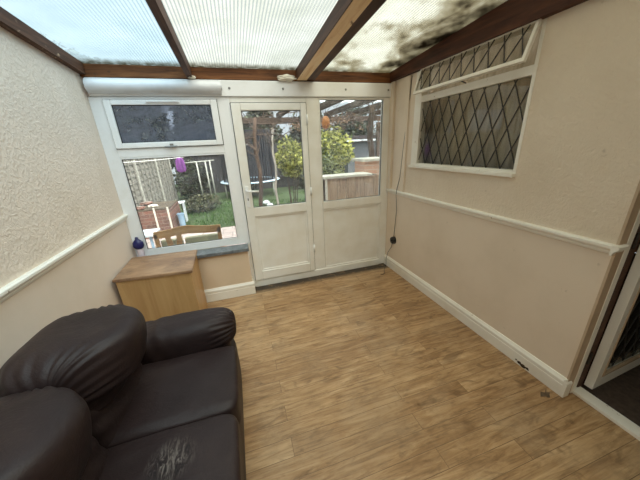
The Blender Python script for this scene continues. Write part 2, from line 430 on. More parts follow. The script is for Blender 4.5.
# right wall: leaded window opening, then the opening of the patio door from Y=-2.2 to -3.7
WY0, WY1, WZ0, WZ1 = -1.60, -.43, 1.325, 2.205
b = B()
box(b, W, W+.097, WY1, .06, -.08, 2.21)
box(b, W, W+.097, WY0, WY1, -.08, WZ0)
box(b, W, W+.097, -2.2, WY0, -.08, 2.21)
box(b, W, W+.097, -3.75, -2.2, 2.12, 2.5)
box(b, W, W+.097, YR, -3.75, -.08, 2.5)
prism(b, [(-2.2, 2.21), (0.06, 2.21), (0.06, RZ(0)), (-2.2, RZ(-2.2))], 'x', W, W+.097)
struct('wall_right', b, 'wall_right', 'cream wall holding the leaded window, textured above its rail', 'wall')
b = B(); prism(b, [(-.1, -.08), (3.0, -.08), (3.0, 2.6), (-.1, 2.6)], 'y', YR-.1, YR)
struct('wall_rear', b, 'wall_left', 'plain cream wall behind the viewer', 'wall')
b = B(); box(b, 0, 1.098, -.135, .06, 0, .535)
struct('wall_back', b, 'wall_peach', 'peach-painted low wall under the left window', 'wall')
b = B(); box(b, 0, 1.112, -.172, -.0, .536, .572, .004)
struct('trim_1', b, 'slate', 'blue-grey slate tile window sill beside the cabinet', 'sill')

def skirting(name, prof, axis, a, c, label, mat='gloss', mirror=None, extra=None):
    b = B(); prism(b, prof, axis, a, c)
    if extra: extra(b)
    return struct(name, b, mat, label, 'skirting board')
def skprof(s, x, h=.135, t=.021):          # x = wall face, s = direction into the room
    return [(x, 0), (x+s*t, 0), (x+s*t, h*.62), (x+s*(t-.003), h*.64), (x+s*(t-.003), h*.68), (x+s*t, h*.70), (x+s*t, h*.84), (x+s*t*.55, h*.94), (x+s*t*.35, h), (x, h)]
def ret(b): prism(b, [(-2.2-.021, 0), (-2.2, 0), (-2.2, .133), (-2.21, .133), (-2.221, .11)], 'x', W-.021, W+.07)
b = B(); prism(b, skprof(-1, W), 'y', -2.2, 0)
prism(b, [(-2.2, 0), (-2.2, .133), (-2.208, .133), (-2.212, .118), (-2.221, .108), (-2.221, 0)], 'x', W-.021, W+.03)
struct('baseboard_right', b, 'gloss', 'chipped white moulded skirting board along the right wall', 'skirting board')
b = B(); prism(b, skprof(1, 0), 'y', YR, -.135)
struct('baseboard_left', b, 'gloss', 'white moulded skirting board behind the sofa', 'skirting board')
b = B(); h = .15
prism(b, [(y, z) for y, z in skprof(-1, -.135, .15)], 'x', 0, 1.098+.021)
prism(b, skprof(1, 1.098, .15), 'y', -.135, -.0)
struct('baseboard_back', b, 'gloss', 'white moulded skirting board below the left window', 'skirting board')
def dado(s, x):
    z0, z1 = .985, 1.04
    return [(x, z0), (x+s*.008, z0), (x+s*.014, z0+.012), (x+s*.014, z0+.02), (x+s*.024, z0+.026), (x+s*.030, z0+.036), (x+s*.030, z1-.006), (x+s*.022, z1), (x, z1)]
b = B(); prism(b, dado(1, 0), 'y', YR, -.0)
struct('trim_2', b, 'gloss', 'white dado rail along the left wall above the sofa', 'dado rail')
b = B(); prism(b, dado(-1, W), 'y', -2.2, -.0)
prism(b, [(-2.2, .985), (-2.2, 1.04), (-2.222, 1.04), (-2.230, 1.034), (-2.230, 1.02), (-2.214, 1.004), (-2.208, .985)], 'x', W-.030, W+.05)
struct('trim_3', b, 'gloss', 'white dado rail along the right wall below the leaded window', 'dado rail')
# boxed batten in the far right corner
b = B(); box(b, W-.018, W, -.345, -.19, 1.042, 2.2, .003)
struct('trim_4', b, 'wall_right', 'cream painted batten strip in the corner beside the leaded window', 'trim')
b = B(); box(b, W-.030, W, -.075, -.0, 1.042, 2.2, .004)
struct('trim_5', b, 'wall_right', 'cream painted corner post beside the glazed side panel', 'trim')

# ------------------------------------------------------------------ roof
roof = thing('ceiling', 'lean-to roof of ribbed translucent sheets on brown timbers', 'ceiling', (0, 0, 2.2), kind='structure')
def sheet(x0, x1, mat, label):
    b = B(); n = 1
    prism(b, [(YR, RZ(YR)), (.35, RZ(0)-.02), (.35, RZ(0)-.01), (YR, RZ(YR)+.010)], 'x', x0, x1)
    o = obj('roof_sheet', b, mat, roof); o['label'] = label; return o
sheet(-.1, .823, 'poly_blue', 'bluish ribbed sheet')
sheet(.823, 1.86, 'poly_white', 'white ribbed sheet')
sheet(1.86, 3.0, 'poly_moss', 'moss-stained ribbed sheet')
def beamY(x0, x1, zb, mat, label, name='rafter', top=None, wob=0):
    b = B()
    prism(b, [(YR, zb(YR)), (-.02, zb(0)), (-.02, RZ(0)-.002), (YR, RZ(YR)-.002)], 'x', x0, x1)
    o = obj(name, b, mat, roof); o['label'] = label; return o
beamY(0, .045, lambda y: 2.212+.062*abs(y), 'beam_flake', 'peeling brown timber along the left wall', 'wall_plate')
beamY(.800, .846, lambda y: RZ(y)-.092, 'beam_dark', 'dark brown rafter')
beamY(1.800, 1.806, lambda y: RZ(y)-.092, 'beam_dark', 'dark stained side of the doubled rafter')
beamY(1.8065, 1.905, lambda y: RZ(y)-.094, 'beam_raw', 'bare pine half of the doubled rafter')
beamY(1.907, 1.985, lambda y: RZ(y)-.092, 'beam_dark', 'dark brown half of the doubled rafter')
beamY(W-.052, W, lambda y: 2.206, 'beam_plate', 'red-brown timber along the right wall', 'wall_plate')
b = B(); box(b, 0, W, -.018, .05, 2.196, 2.288, .003)
o = obj('eaves_beam', b, 'beam_back', roof); o['label'] = 'orange-brown timber over the window and door'
for (x, y, z, sx, sz) in ((.845, -.03, 2.205, .03, .014), (1.70, -.03, 2.215, .09, .028)):   # crumbling filler at the rafter feet
    b = B()
    bmesh.ops.create_icosphere(b, subdivisions=3, radius=1)
    for v in b.verts:
        k = 1+.5*noise.noise(v.co*2.3+Vector((x, 0, 0)))
        v.co = Vector((x+v.co.x*sx*k, y+v.co.y*.02*k, z+v.co.z*sz*k))
    o = obj('filler', b, 'slab', roof); o['label'] = 'crumbling white filler'

# ------------------------------------------------------------------ back frames
def pane(parent, x0, x1, z0, z1, y, mat='glass'):
    b = B(); box(b, x0-.008, x1+.008, y-.002, y+.002, z0-.008, z1+.008)
    o = obj('pane', b, mat, parent)
    g = B(); frame_bm(g, x0, x1, z0, z1, (.005, .005, .004, .005), y-.012, y-.003, 0)
    gk = obj('gasket_or_gap_shade', g, 'gasket_or_gap_shade', parent); return o
win = thing('window_1', 'white plastic window with a misted top light over a clear pane', 'window', (0, 0, .572), kind='structure')
b = B()
box(b, .0, .100, -.0, .07, .574, 2.055, .005)
box(b, 1.022, 1.135, -.0, .07, .574, 2.055, .005)
box(b, .100, 1.022, -.0, .07, .574, .642, .005)
box(b, .100, 1.022, -.004, .07, 1.554, 1.630, .008)
box(b, .100, 1.022, -.0, .07, 2.030, 2.055, .003)
obj('window_frame', b, 'upvc', win)
b = B()                                                     # glazing bead round the lower pane
frame_bm(b, .100, 1.022, .642, 1.554, (.012, .012, .012, .012), -.002, .02, .003)
obj('glazing_bead', b, 'upvc', win)
pane(win, .112, 1.010, .654, 1.542, .022)
b = B(); frame_bm(b, .104, 1.018, 1.634, 2.028, (.054, .058, .046, .040), -.022, .03, .007)
sash = obj('opening_sash', b, 'upvc', win)
b = B(); frame_bm(b, .101, 1.021, 1.631, 2.0295, (.003, .003, .003, .002), -.008, .0, 0); obj('gasket_or_gap_shade', b, 'gasket_or_gap_shade', sash)  # thin black ring painted in as the shadow gap between sash and frame
pane(sash, .158, .960, 1.680, 1.988, .004, 'glass_mist')
b = B(); box(b, .43, .70, -.034, -.022, 2.004, 2.024, .004)
for k in range(9): box(b, .445+k*.028, .465+k*.028, -.036, -.033, 2.010, 2.018)
o = obj('trickle_vent', b, 'upvc', win)
b = B(); box(b, .545, .575, -.040, -.022, 1.636, 1.662, .004); box(b, .50, .61, -.052, -.040, 1.628, 1.642, .005)
o = obj('window_handle', b, 'chrome', sash); o['label'] = 'small metal lever'

fr = thing('trim_6', 'white plastic posts and head around the garden door', 'door frame', (0, 0, 0), kind='structure')
b = B()
box(b, 1.890, 2.028, -.0, .07, .0, 2.055, .006)
box(b, 2.803, W-.001, -.0, .07, .0, 2.055, .006)
box(b, 1.135, 1.890, -.0, .07, 2.006, 2.055, .004)
box(b, 2.028, 2.803, -.0, .07, 2.040, 2.055, .003)
box(b, 1.100, 1.139, .001, .07, .0, .572, .004)
obj('frame_post', b, 'upvc_door', fr)
b = B(); box(b, 1.135, 2.803, -.012, .07, 0, .085, .006)
obj('threshold', b, 'upvc_door', fr)
# head fascia and rounded cover
b = B(); box(b, 0.02, W-.001, -.018, .06, 2.057, 2.192, .006)
obj('head_fascia', b, 'upvc', fr)
for x in (1.15, 1.66, 2.33, 2.84):
    b = B(); bmesh.ops.create_cone(b, cap_ends=True, segments=14, radius1=.011, radius2=.009, depth=.006, matrix=Matrix.Translation((x, -.020, 2.125))@Matrix.Rotation(PI/2, 4, 'X'))
    obj('screw_cap', b, 'chrome', fr)
b = B()
pr = [(-.018+-.062*math.sin(PI*k/14), 2.128-.058*math.cos(PI*k/14)) for k in range(15)]
prism(b, pr, 'x', .03, 1.075)
tube(b, [(1.075, -.05, 2.13), (1.085, -.05, 2.13)], .030, 14)
tag(obj('blind_casing', b, 'tube', smooth=False, base=(.55, -.018, 2.07)), 'long rounded pale grey plastic casing above the left window', 'blind casing')

door = thing('door_1', 'white plastic garden door, glazed above a solid panel', 'door', (1.5, 0, .09), kind='structure')
b = B(); frame_bm(b, 1.141, 1.884, .092, 2.0, (.087, .062, .11, .065), -.024, .04, .007)
box(b, 1.226, 1.824, -.024, .04, .872, .972, .006)
leaf = obj('door_leaf', b, 'upvc_door', door)
b = B(); frame_bm(b, 1.1355, 1.8895, .087, 2.0055, (.0045, .0045, .004, .0045), -.006, .0, 0); obj('gasket_or_gap_shade', b, 'gasket_or_gap_shade', leaf)  # no seal here: dark outline stands in for shade around the leaf
pane(leaf, 1.228, 1.822, .974, 1.933, .008)
b = B(); box(b, 1.226, 1.824, -.002, .03, .20, .875)
frame_bm(b, 1.228, 1.822, .202, .872, (.022, .022, .022, .022), -.012, .0, .005)
obj('door_panel', b, 'upvc_door', door)
b = B(); box(b, 1.165, 1.198, -.034, -.024, .985, 1.21, .005)
hp = obj('handle_plate', b, 'upvc', door)
b = B(); tube(b, [(1.181, -.03, 1.165), (1.181, -.075, 1.165), (1.20, -.082, 1.163), (1.30, -.082, 1.155)], .0095, 8)
obj('handle_lever', b, 'upvc', hp, True)
b = B(); box(b, 1.177, 1.186, -.036, -.033, 1.06, 1.085)
obj('keyhole', b, 'black', hp)
for z in (.35, 1.05, 1.8):
    b = B(); tube(b, [(1.887, -.030, z), (1.887, -.030, z+.09)], .010, 8); obj('hinge', b, 'upvc', door, True)

sp = thing('window_2', 'tall fixed white side panel, clear pane above solid panel', 'window', (2.4, 0, .085), kind='structure')
b = B(); box(b, 2.028, 2.803, -.004, .06, .862, .945, .006)
frame_bm(b, 2.028, 2.803, .945, 2.040, (.012, .010, .010, .007), -.002, .02, .003)
obj('window_frame', b, 'upvc_door', sp)
pane(sp, 2.040, 2.793, .955, 2.033, .022)
b = B(); box(b, 2.028, 2.803, .012, .05, .085, .862)
frame_bm(b, 2.030, 2.801, .087, .860, (.020, .020, .022, .020), .001, .014, .005)
obj('lower_panel', b, 'upvc_door', sp)

# ------------------------------------------------------------------ leaded window of the house
lw = thing('window_3', 'leaded diamond-pane window in the right wall with its top light propped open', 'window', (W, -1, WZ0), kind='structure')
def ylat(bm, y0, y1, z0, z1, x, px, pz, t=.0055, mtx=None):
    """diamond lattice in the plane X = x, clipped to a rectangle"""
    k = pz/px
    for s in (1, -1):
        n0 = -40
        for i in range(-40, 60):
            c = i*px
            pts = []
            # line y = y0 + c + s*(z-z0)/k
            za, zb = z0, z1
            ya = y0+c; yb = ya+s*(z1-z0)/k
            # clip in y
            def clip(p, q):
                (a, za), (b_, zb) = p, q
                lo, hi = 0., 1.
                d = b_-a
                for lim, sg in ((y0, 1), (y1, -1)):
                    fa = sg*(a-lim); fb = sg*(b_-lim)
                    if fa < 0 and fb < 0: return None
                    if fa < 0: lo = max(lo, fa/(fa-fb))
                    elif fb < 0: hi = min(hi, fa/(fa-fb))
                if hi-lo < .01: return None
                return (a+d*lo, za+(zb-za)*lo), (a+d*hi, za+(zb-za)*hi)
            r = clip((ya, za), (yb, zb))
            if not r: continue
            (p0, q0), (p1, q1) = r
            d = Vector((0, p1-p0, q1-q0)); Ln = d.length
            if Ln < .01: continue
            ang = math.atan2(q1-q0, p1-p0)
            mt = Matrix.Translation((x, p0, q0))@Matrix.Rotation(ang, 4, 'X')
            if mtx: mt = mtx@mt
            box(bm, -.0025, .0025, 0, Ln, -t/2, t/2, 0, mt)
def yframe(b, y0, y1, z0, z1, t, x0, x1, bev=.004, mtx=None):
    l, r, bo, u = t     # l at y0 side
    for q in ((y0, y0+l, z0, z1), (y1-r, y1, z0, z1), (y0+l, y1-r, z0, z0+bo), (y0+l, y1-r, z1-u, z1)):
        box(b, x0, x1, q[0], q[1], q[2], q[3], bev, mtx)
b = B(); yframe(b, WY0, WY1, WZ0, WZ1, (.022, .10, .042, .012), W-.004, W+.07)
box(b, W-.004, W+.07, WY0+.02, WY1-.10, 1.930, 1.985, .004)
obj('window_frame', b, 'gloss', lw)
b = B(); box(b, W-.030, W+.0, WY0-.0, WY1+.0, WZ0-.004, WZ0+.022, .005)
obj('window_ledge', b, 'gloss', lw)
b = B(); box(b, W+.022, W+.026, WY0+.022, WY1-.10, 1.367, 1.930)
lp = obj('pane', b, 'glass_dark', lw)
b = B(); ylat(b, WY0+.022, WY1-.10, 1.367, 1.930, W+.020, .118, .27)
obj('lead_lattice', b, 'lead', lp)
# top light hinged at its head, swung out into the lean-to
hz, hx = 2.203, W-.006
ang = math.asin(.068/.218)
Mx = Matrix.Translation((hx, 0, hz))@Matrix.Rotation(ang, 4, 'Y')@Matrix.Translation((-hx, 0, -hz))
b = B(); yframe(b, WY0+.02, WY1-.085, hz-.222, hz, (.022, .022, .024, .010), hx-.022, hx, .003, Mx)
ts = obj('opening_sash', b, 'gloss', lw)
b = B(); box(b, hx-.012, hx-.009, WY0+.042, WY1-.107, hz-.198, hz-.010, 0, Mx)
p2 = obj('pane', b, 'glass_dark', ts)
b = B(); ylat(b, WY0+.042, WY1-.107, hz-.198, hz-.010, hx-.015, .118, .27, mtx=Mx)
obj('lead_lattice', b, 'lead', p2)
b = B(); tube(b, [(hx-.06, -1.05, 2.01), (W+.01, -1.05, 1.99)], .004, 6)
obj('stay_arm', b, 'black', ts)

# ------------------------------------------------------------------ patio doorway into the house
df = thing('door_2', 'white timber doorway into the dark room at the right edge', 'door frame', (3.0, -2.2, 0), kind='structure')
b = B(); box(b, W, W+.060, -2.212, -2.2, 0.0, 2.12)
obj('door_reveal', b, 'reveal', df)
b = B(); box(b, W+.060, W+.100, -2.216, -2.19, .0, 2.12, .003)
box(b, W+.06, W+.10, -3.75, -3.70, .0, 2.12, .003); box(b, W+.06, W+.10, -3.70, -2.25, 2.07, 2.12, .003)
obj('door_jamb', b, 'gloss', df)
b = B(); box(b, 2.978, 3.030, -3.70, -2.190, -.0, .022, .003); box(b, 3.034, 3.066, -3.70, -2.190, -.0, .014, .002)
obj('sill_strip', b, 'gloss', df)
b = B(); box(b, W+.101, W+.176, -2.208, -2.17, .0, 2.10)
obj('rebate_shade', b, 'beam_dark', df)  # dark-coloured fill standing in for the shaded gap between jamb and leaf
for z in (.22, 1.0, 1.8):
    b = B(); tube(b, [(W+.130, -2.214, z), (W+.130, -2.214, z+.09)], .007, 8); obj('hinge', b, 'lead', df)
# the open leaf: local x along the leaf, pivot at its hinge edge
dl = thing('door_3', 'open leaded glass door swung back into the dark room at the right edge', 'door', (3.060, -2.236, .03), math.radians(2.5), kind='structure')
def lbox(b, *a, **k): box(b, *a, **k)
b = B()
box(b, .022, .078, -.022, .022, 0, 2.04, .003); box(b, .70, .762, -.022, .022, 0, 2.04, .003)
box(b, .078, .70, -.022, .022, 0, .088, .003); box(b, .062, .70, -.022, .022, 1.97, 2.04, .003)
obj('door_leaf', b, 'gloss', dl, local=True)
b = B(); frame_bm(b, .078, .70, .088, 1.97, (.012, .012, .020, .012), -.026, -.010, .002)
o = obj('glazing_bead', b, 'reveal', dl, local=True); o['label'] = 'brown timber bead round the glass'
b = B(); box(b, .07, .69, -.002, .002, .10, 1.96)
p3 = obj('pane', b, 'glass_dark', dl, local=True)
b = B(); ylat(b, .094, .68, .108, 1.95, 0, .118, .27, .004)
bmesh.ops.transform(b, matrix=Matrix.Rotation(-PI/2, 4, 'Z'), verts=b.verts)
for v in b.verts: v.co.y -= .005
obj('lead_lattice', b, 'lead', p3, local=True)

# the house room seen through the doorway and the leaded window
b = B(); box(b, 2.985, 6.2, YR, .06, -.08, -.004)
struct('floor_house', b, 'carpet', 'dark brown carpet of the room beyond the doorway', 'floor')
b = B(); box(b, 3.005, 6.2, .0, .06, 0, 2.5)
struct('wall_house_back', b, 'room_wall', 'dim wall of the room beyond the doorway', 'wall')
b = B(); box(b, 6.2, 6.26, YR, .06, 0, 2.5)
struct('wall_house_side', b, 'room_wall', 'dim far wall of the room beyond the doorway', 'wall')
b = B(); box(b, 3.005, 6.2, YR-.06, YR, 0, 2.5)
struct('wall_house_rear', b, 'room_wall', 'dim wall of the house room behind the viewer', 'wall')
b = B(); box(b, 3.005, 6.26, YR, .06, 2.5, 2.56)
struct('ceiling_house', b, 'room_wall', 'ceiling of the room beyond the doorway', 'ceiling')
b = B()
n = 60
for i in range(n):
    y0 = -1.75+1.5*i/n; y1 = -1.75+1.5*(i+1)/n
    x0 = 3.10+.012*math.sin(i*1.1); x1 = 3.10+.012*math.sin((i+1)*1.1)
    vs = [b.verts.new(p) for p in ((x0, y0, 1.05), (x1, y1, 1.05), (x1, y1, 2.45), (x0, y0, 2.45))]
    b.faces.new(vs)
bmesh.ops.remove_doubles(b, verts=b.verts, dist=.0001)
cu = tag(obj('net_curtain', b, 'blind', smooth=True, base=(3.1, -1, 2.45)), 'olive-grey curtain hanging behind the leaded window', 'curtain')
md = cu.modifiers.new('thick', 'SOLIDIFY'); md.thickness = .003

# ------------------------------------------------------------------ small wear on the floor edge
b = B()
for (y, z, r) in ((-1.935, .022, .016), (-1.96, .016, .02), (-1.99, .020, .014), (-1.91, .028, .008)):
    t = B(); bmesh.ops.create_icosphere(t, subdivisions=2, radius=1)
    for v in t.verts:
        k = 1+.6*noise.noise(v.co*2+Vector((y*9, 0, 0)))
        v.co = Vector((W-.0215+v.co.x*.002, y+v.co.y*r*k, max(.001, z+v.co.z*r*.6*k)))
    join(b, t)
struct('trim_7', b, 'dirt', 'dark rotten chip in the right skirting board near the doorway', 'damage')
b = B()
g = [[b.verts.new((2.775+.06*i/5+.012*math.sin(j*2.1), -2.185+.03*j/4+.01*math.sin(i*1.7), .0015+.012*(i/5)*(j/4))) for j in range(5)] for i in range(6)]
for i in range(5):
    for j in range(4):
        if not (i == 5 or (i+j) > 7): b.faces.new((g[i][j], g[i+1][j], g[i+1][j+1], g[i][j+1]))
o = struct('trim_8', b, 'curl', 'torn curled flap of floor covering by the skirting corner', 'damage')
o.modifiers.new('t', 'SOLIDIFY').thickness = .0015

# ------------------------------------------------------------------ cable and plug
cb = thing('power_cable', 'thin black cable running down the right wall to a round plug', 'cable', (W-.004, -.2, .0))
b = B()
tube(b, [(W-.006, -.36, 2.19), (W-.006, -.345, 2.0), (W-.018, -.31, 1.6), (W-.018, -.27, 1.2), (W-.034, -.243, 1.05), (W-.034, -.238, .99), (W-.008, -.225, .8), (W-.008, -.20, .5), (W-.008, -.198, .44)], .0028, 6)
obj('cable_run', b, 'black', cb, True)
b = B(); bmesh.ops.create_cone(b, cap_ends=True, segments=24, radius1=.050, radius2=.042, depth=.034, matrix=Matrix.Translation((W-.018, -.197, .405))@Matrix.Rotation(-PI/2, 4, 'Y'))
bmesh.ops.create_cone(b, cap_ends=True, segments=16, radius1=.016, radius2=.012, depth=.02, matrix=Matrix.Translation((W-.043, -.197, .405))@Matrix.Rotation(-PI/2, 4, 'Y'))
pg = obj('round_plug', b, 'black', cb)
b = B()
tube(b, [(W-.02, -.19, .375), (W-.012, -.16, .30), (W-.024, -.10, .20), (W-.030, -.075, .10), (W-.035, -.09, .03), (W-.07, -.13, .005), (W-.13, -.20, .004), (W-.16, -.27, .004), (W-.20, -.30, .004), (W-.23, -.285, .004)], .0028, 6)
obj('cable_tail', b, 'black', cb, True)

# ------------------------------------------------------------------ cabinet by the window
cab = thing('cabinet', 'light oak-effect cabinet with a worn stained top, below the left window', 'cabinet', (.32, -.42, 0), 0)
c4 = [(.022, -.655), (.624, -.706), (.606, -.178), (.012, -.150)]
def quad(b, pts, z0, z1, bev=0):
    t = B(); prism(t, pts, 'z', z0, z1)
    if bev: bmesh.ops.bevel(t, geom=t.edges[:], offset=bev, segments=2, affect='EDGES')
    join(b, t)
cx = sum(p[0] for p in c4)/4; cy = sum(p[1] for p in c4)/4
ins = lambda k: [(cx+(x-cx)*k, cy+(y-cy)*k) for x, y in c4]
b = B(); quad(b, c4, .618, .642, .004); obj('cabinet_top', b, 'cab_top', cab)
q = ins(.945)
def panel(p, r, t):     # an upright board between two corners
    a = Vector((*p, 0)); c = Vector((*r, 0)); d = (c-a).normalized(); n_ = Vector((-d.y, d.x, 0))*t
    return [(a.x, a.y), (c.x, c.y), (c.x+n_.x, c.y+n_.y), (a.x+n_.x, a.y+n_.y)]
b = B(); quad(b, panel(q[0], q[1], .018), .0, .616, .001); obj('front_panel', b, 'oak', cab)
e1 = ins(.944)
for i, j in ((1, 2), (3, 0)):
    a = Vector(q[i]); c = Vector(q[j]); d = (c-a).normalized()
    if i == 1: a = a+d*.019
    else: c = c-d*.019
    b = B(); quad(b, panel(tuple(a), tuple(c), .018), .0, .616, .001); obj('side_panel', b, 'oak', cab)

# bottle on the sill
bo = thing('spray_bottle', 'pale bottle with a dark blue cap on the sill behind the cabinet', 'bottle', (.062, -.045, .572))
b = B(); lathe(b, [(.026, .573), (.030, .58), (.030, .66), (.026, .685), (.016, .70)], .062, -.045, 18); obj('bottle_body', b, 'pinkwhite', bo, True)
b = B()
lathe(b, [(.028, .690), (.040, .70), (.050, .72), (.047, .756), (.030, .776), (.017, .79), (.015, .806), (.007, .814)], .064, -.052, 14, 1.0, .75)
obj('bottle_cap', b, 'navy', bo, True)

# ------------------------------------------------------------------ sofa
sofa = thing('leather_sofa', 'worn dark brown two-seat leather sofa against the left wall', 'sofa', (.5, -1.96, 0))
def blob(cx, cy, cz, sx, sy, sz, n=4., cuts=26, fn=None):
    """inflated rounded box; fn(local unit coords, point) moves each vertex"""
    b = B(); bmesh.ops.create_cube(b, size=2)
    bmesh.ops.subdivide_edges(b, edges=b.edges[:], cuts=cuts, use_grid_fill=True)
    nn = n if isinstance(n, tuple) else (n, n, n)
    for v in b.verts:
        u = v.co.copy()
        # spread the grid a little toward edges
        p = Vector([math.copysign(abs(c), c) for c in u])
        m = max(abs(p.x), abs(p.y), abs(p.z))
        e = nn[0]
        k = (abs(p.x)**e+abs(p.y)**e+abs(p.z)**e)**(1/e)
        q = p/k
        w = Vector((cx+q.x*sx/2, cy+q.y*sy/2, cz+q.z*sz/2))
        if fn: w = fn(q, w)
        v.co = w
    return b
def nz(p, s, a): return a*noise.noise(Vector(p)*s)
def seat_fn(y0):
    def f(q, w):
        # crowned top, sag in the middle, rolled nose
        if q.z > 0: w.z += .012*(1-q.x*q.x)*(1-q.y*q.y)
        w.z += nz(w, 7, .006)*(1 if q.z > 0 else 0)
        if q.x > .8: w.x += nz(w, 6, .008)
        # fine creases running back to front near the sides
        w.z += .0025*math.sin(w.y*95+3*noise.noise(w*5))*max(0, abs(q.y)-.55)*(q.z > 0)*2
        return w
    return f
def back_fn(q, w):
    # pillow top that rolls over: fuller at the top front, tucked at both ends with gathered pleats
    th = math.atan2(q.z, q.x)
    e = abs(q.y)
    g = max(0, e-.45)/.55
    w.x += .05*q.z*(q.x > -.2)*(1-e*e) - .04*(q.z < -.3)
    pl = .007*g*math.sin(th*26+2*noise.noise(w*4))
    d = Vector((q.x, 0, q.z)); 
    if d.length > .01: d.normalize(); w += d*pl
    w.z += nz(w, 5, .012); w.x += nz(w+Vector((5, 0, 0)), 6, .014)
    w.z -= .02*e**3*(q.z > 0)
    w.x -= .15*e**2.5*max(0, q.x+.1)
    return w
def lumbar_fn(q, w):
    w.x += -.04*q.z; w.x += nz(w, 6, .010)
    w.x += .004*math.sin(w.z*80+w.y*20+3*noise.noise(w*6))*(q.x > 0)
    return w
def arm_fn(q, w):
    th = math.atan2(q.z, q.y)
    g = max(0, abs(q.x)-.55)/.45
    d = Vector((0, q.y, q.z))
    if d.length > .01:
        d.normalize(); w += d*(.009*g*math.sin(th*20+2*noise.noise(w*3)))
    back = max(0, -q.x)
    w += d*.006*math.sin(w.x*60+w.z*25+4*noise.noise(w*5))*max(0, .7-abs(q.x+.55))*1.4
    w.z += nz(w, 5, .010)
    w.z += .022*q.x
    return w
b = blob(.50, -1.97, .19, .86, 1.50, .34, 12, 12); obj('sofa_base', b, 'leather', sofa, True)
for x, y in ((.14, -1.26), (.86, -1.26), (.14, -2.68), (.86, -2.68)):
    b = B(); lathe(b, [(.022, 0), (.028, .045)], x, y, 12); obj('leg', b, 'black', sofa, True)
for k, (ya, yb) in enumerate(((-1.958, -1.49), (-2.436, -1.962))):
    b = blob(.635, (ya+yb)/2, .345, .62, yb-ya+.004, .19, 9, 30, seat_fn(ya)); o = obj('seat_cushion', b, 'leather', sofa, True)
    if k == 1: o['label'] = 'seat cushion with a cracked worn patch'
    b = blob(.225, (ya+yb)/2, .50, .40, yb-ya+.01, .34, 6, 22, lumbar_fn); obj('lumbar_cushion', b, 'leather', sofa, True)
    b = blob(.335 if k == 0 else .290, (ya+yb)/2-.012*k, .705 if k == 0 else .685, .43, yb-ya+.03, .37, 4.4, 40, back_fn); obj('back_pillow', b, 'leather', sofa, True)
b = blob(.14, -1.97, .41, .18, 1.42, .60, 8, 16); obj('back_frame', b, 'leather', sofa, True)
for s, y in ((1, -1.355), (-1, -2.565)):
    b = blob(.58, y, .46, .74, .285, .27, 3.0, 34, arm_fn); a = obj('armrest', b, 'leather', sofa, True)
    b = blob(.56, y+.005*s, .24, .68, .22, .42, 10, 12); obj('arm_side', b, 'leather', a, True)

# ------------------------------------------------------------------ the garden
G = -.15
b = B(); box(b, -1.3, 6.5, .07, 3.5, G-.1, G)
struct('ground_patio', b, 'paving', 'pinkish grey paved patio outside the door', 'patio')
b = B(); box(b, -3, 9, 3.5, 14, G-.1, G+.01)
struct('ground_lawn', b, 'grass', 'green lawn beyond the patio', 'lawn')
random.seed(3)
b = B()
for i in range(5200):
    x = random.uniform(-.9, 4.2); y = random.uniform(3.52, 7.4)
    if noise.noise(Vector((x*.9, y*.7, 0))) < -.12: continue
    h = random.uniform(.05, .13); a = random.uniform(0, PI); w = .012
    dx, dy = math.cos(a)*w, math.sin(a)*w; lx, ly = random.uniform(-.04, .04), random.uniform(-.04, .04)
    b.faces.new([b.verts.new(p) for p in ((x-dx, y-dy, G), (x+dx, y+dy, G), (x+lx, y+ly, G+h))])
tag(obj('grass', b, 'blade', base=(1.5, 5.5, G)), 'rough green grass tufts on the lawn', 'grass', kind='stuff')

# left boundary fence
fe = thing('garden_fence', 'silvery board fence with concrete posts on the left of the garden', 'fence', (-1.2, 4, G))
ys = [.9, 2.75, 4.6, 6.45, 8.3]
for y in ys:
    b = B(); box(b, -1.26, -1.15, y-.05, y+.05, G, 1.75, .008); obj('fence_post', b, 'conc', fe)
for y0, y1 in zip(ys[:-1], ys[1:]):
    b = B(); n = 13
    for k in range(n):
        z = G+.12+k*.138
        prism(b, [(-1.235, z), (-1.190, z), (-1.215, z+.122), (-1.235, z+.122)], 'y', y0+.05, y1-.05)
    fp = obj('fence_panel', b, 'fence_panel', fe)
    b = B(); m_ = 5
    for k in range(m_+1):
        yy = y0+.07+(y1-y0-.14)*k/m_
        box(b, -1.188, -1.165, yy-.017, yy+.017, G+.10, 1.68, 0)
    box(b, -1.25, -1.16, y0+.05, y1-.05, 1.682, 1.72, 0)
    o = obj('fence_batten', b, 'batten', fp); o['label'] = 'pale upright battens'
# dark back fence
bf = thing('back_fence', 'dark timber fence across the far end of the garden', 'fence', (3.5, 9.2, G))
b = B()
for k in range(74):
    x = -1.2+k*.14
    box(b, x, x+.132, 9.2+.012*(k % 2), 9.22+.012*(k % 2), G, 1.72+.015*math.sin(k*2.3))
obj('fence_boards', b, 'fence_dark', bf)
b = B()
for z in (.3, 1.4): box(b, -1.2, 9.1, 9.15, 9.2, z, z+.07)
obj('fence_rail', b, 'fence_dark', bf)
# goal-like row of pale posts
pf = thing('post_frame', 'row of three thin pale posts under a rail, at the far end of the lawn', 'post frame', (.1, 7.6, G))
for x in (-.17, .12, .27):
    b = B(); tube(b, [(x, 7.6, G), (x-.01, 7.6, 1.23)], .026, 8); obj('post', b, 'post_pale', pf, True)
b = B(); tube(b, [(-.75, 7.6, 1.20), (.42, 7.6, 1.25)], .02, 8); obj('top_rail', b, 'post_pale', pf, True)
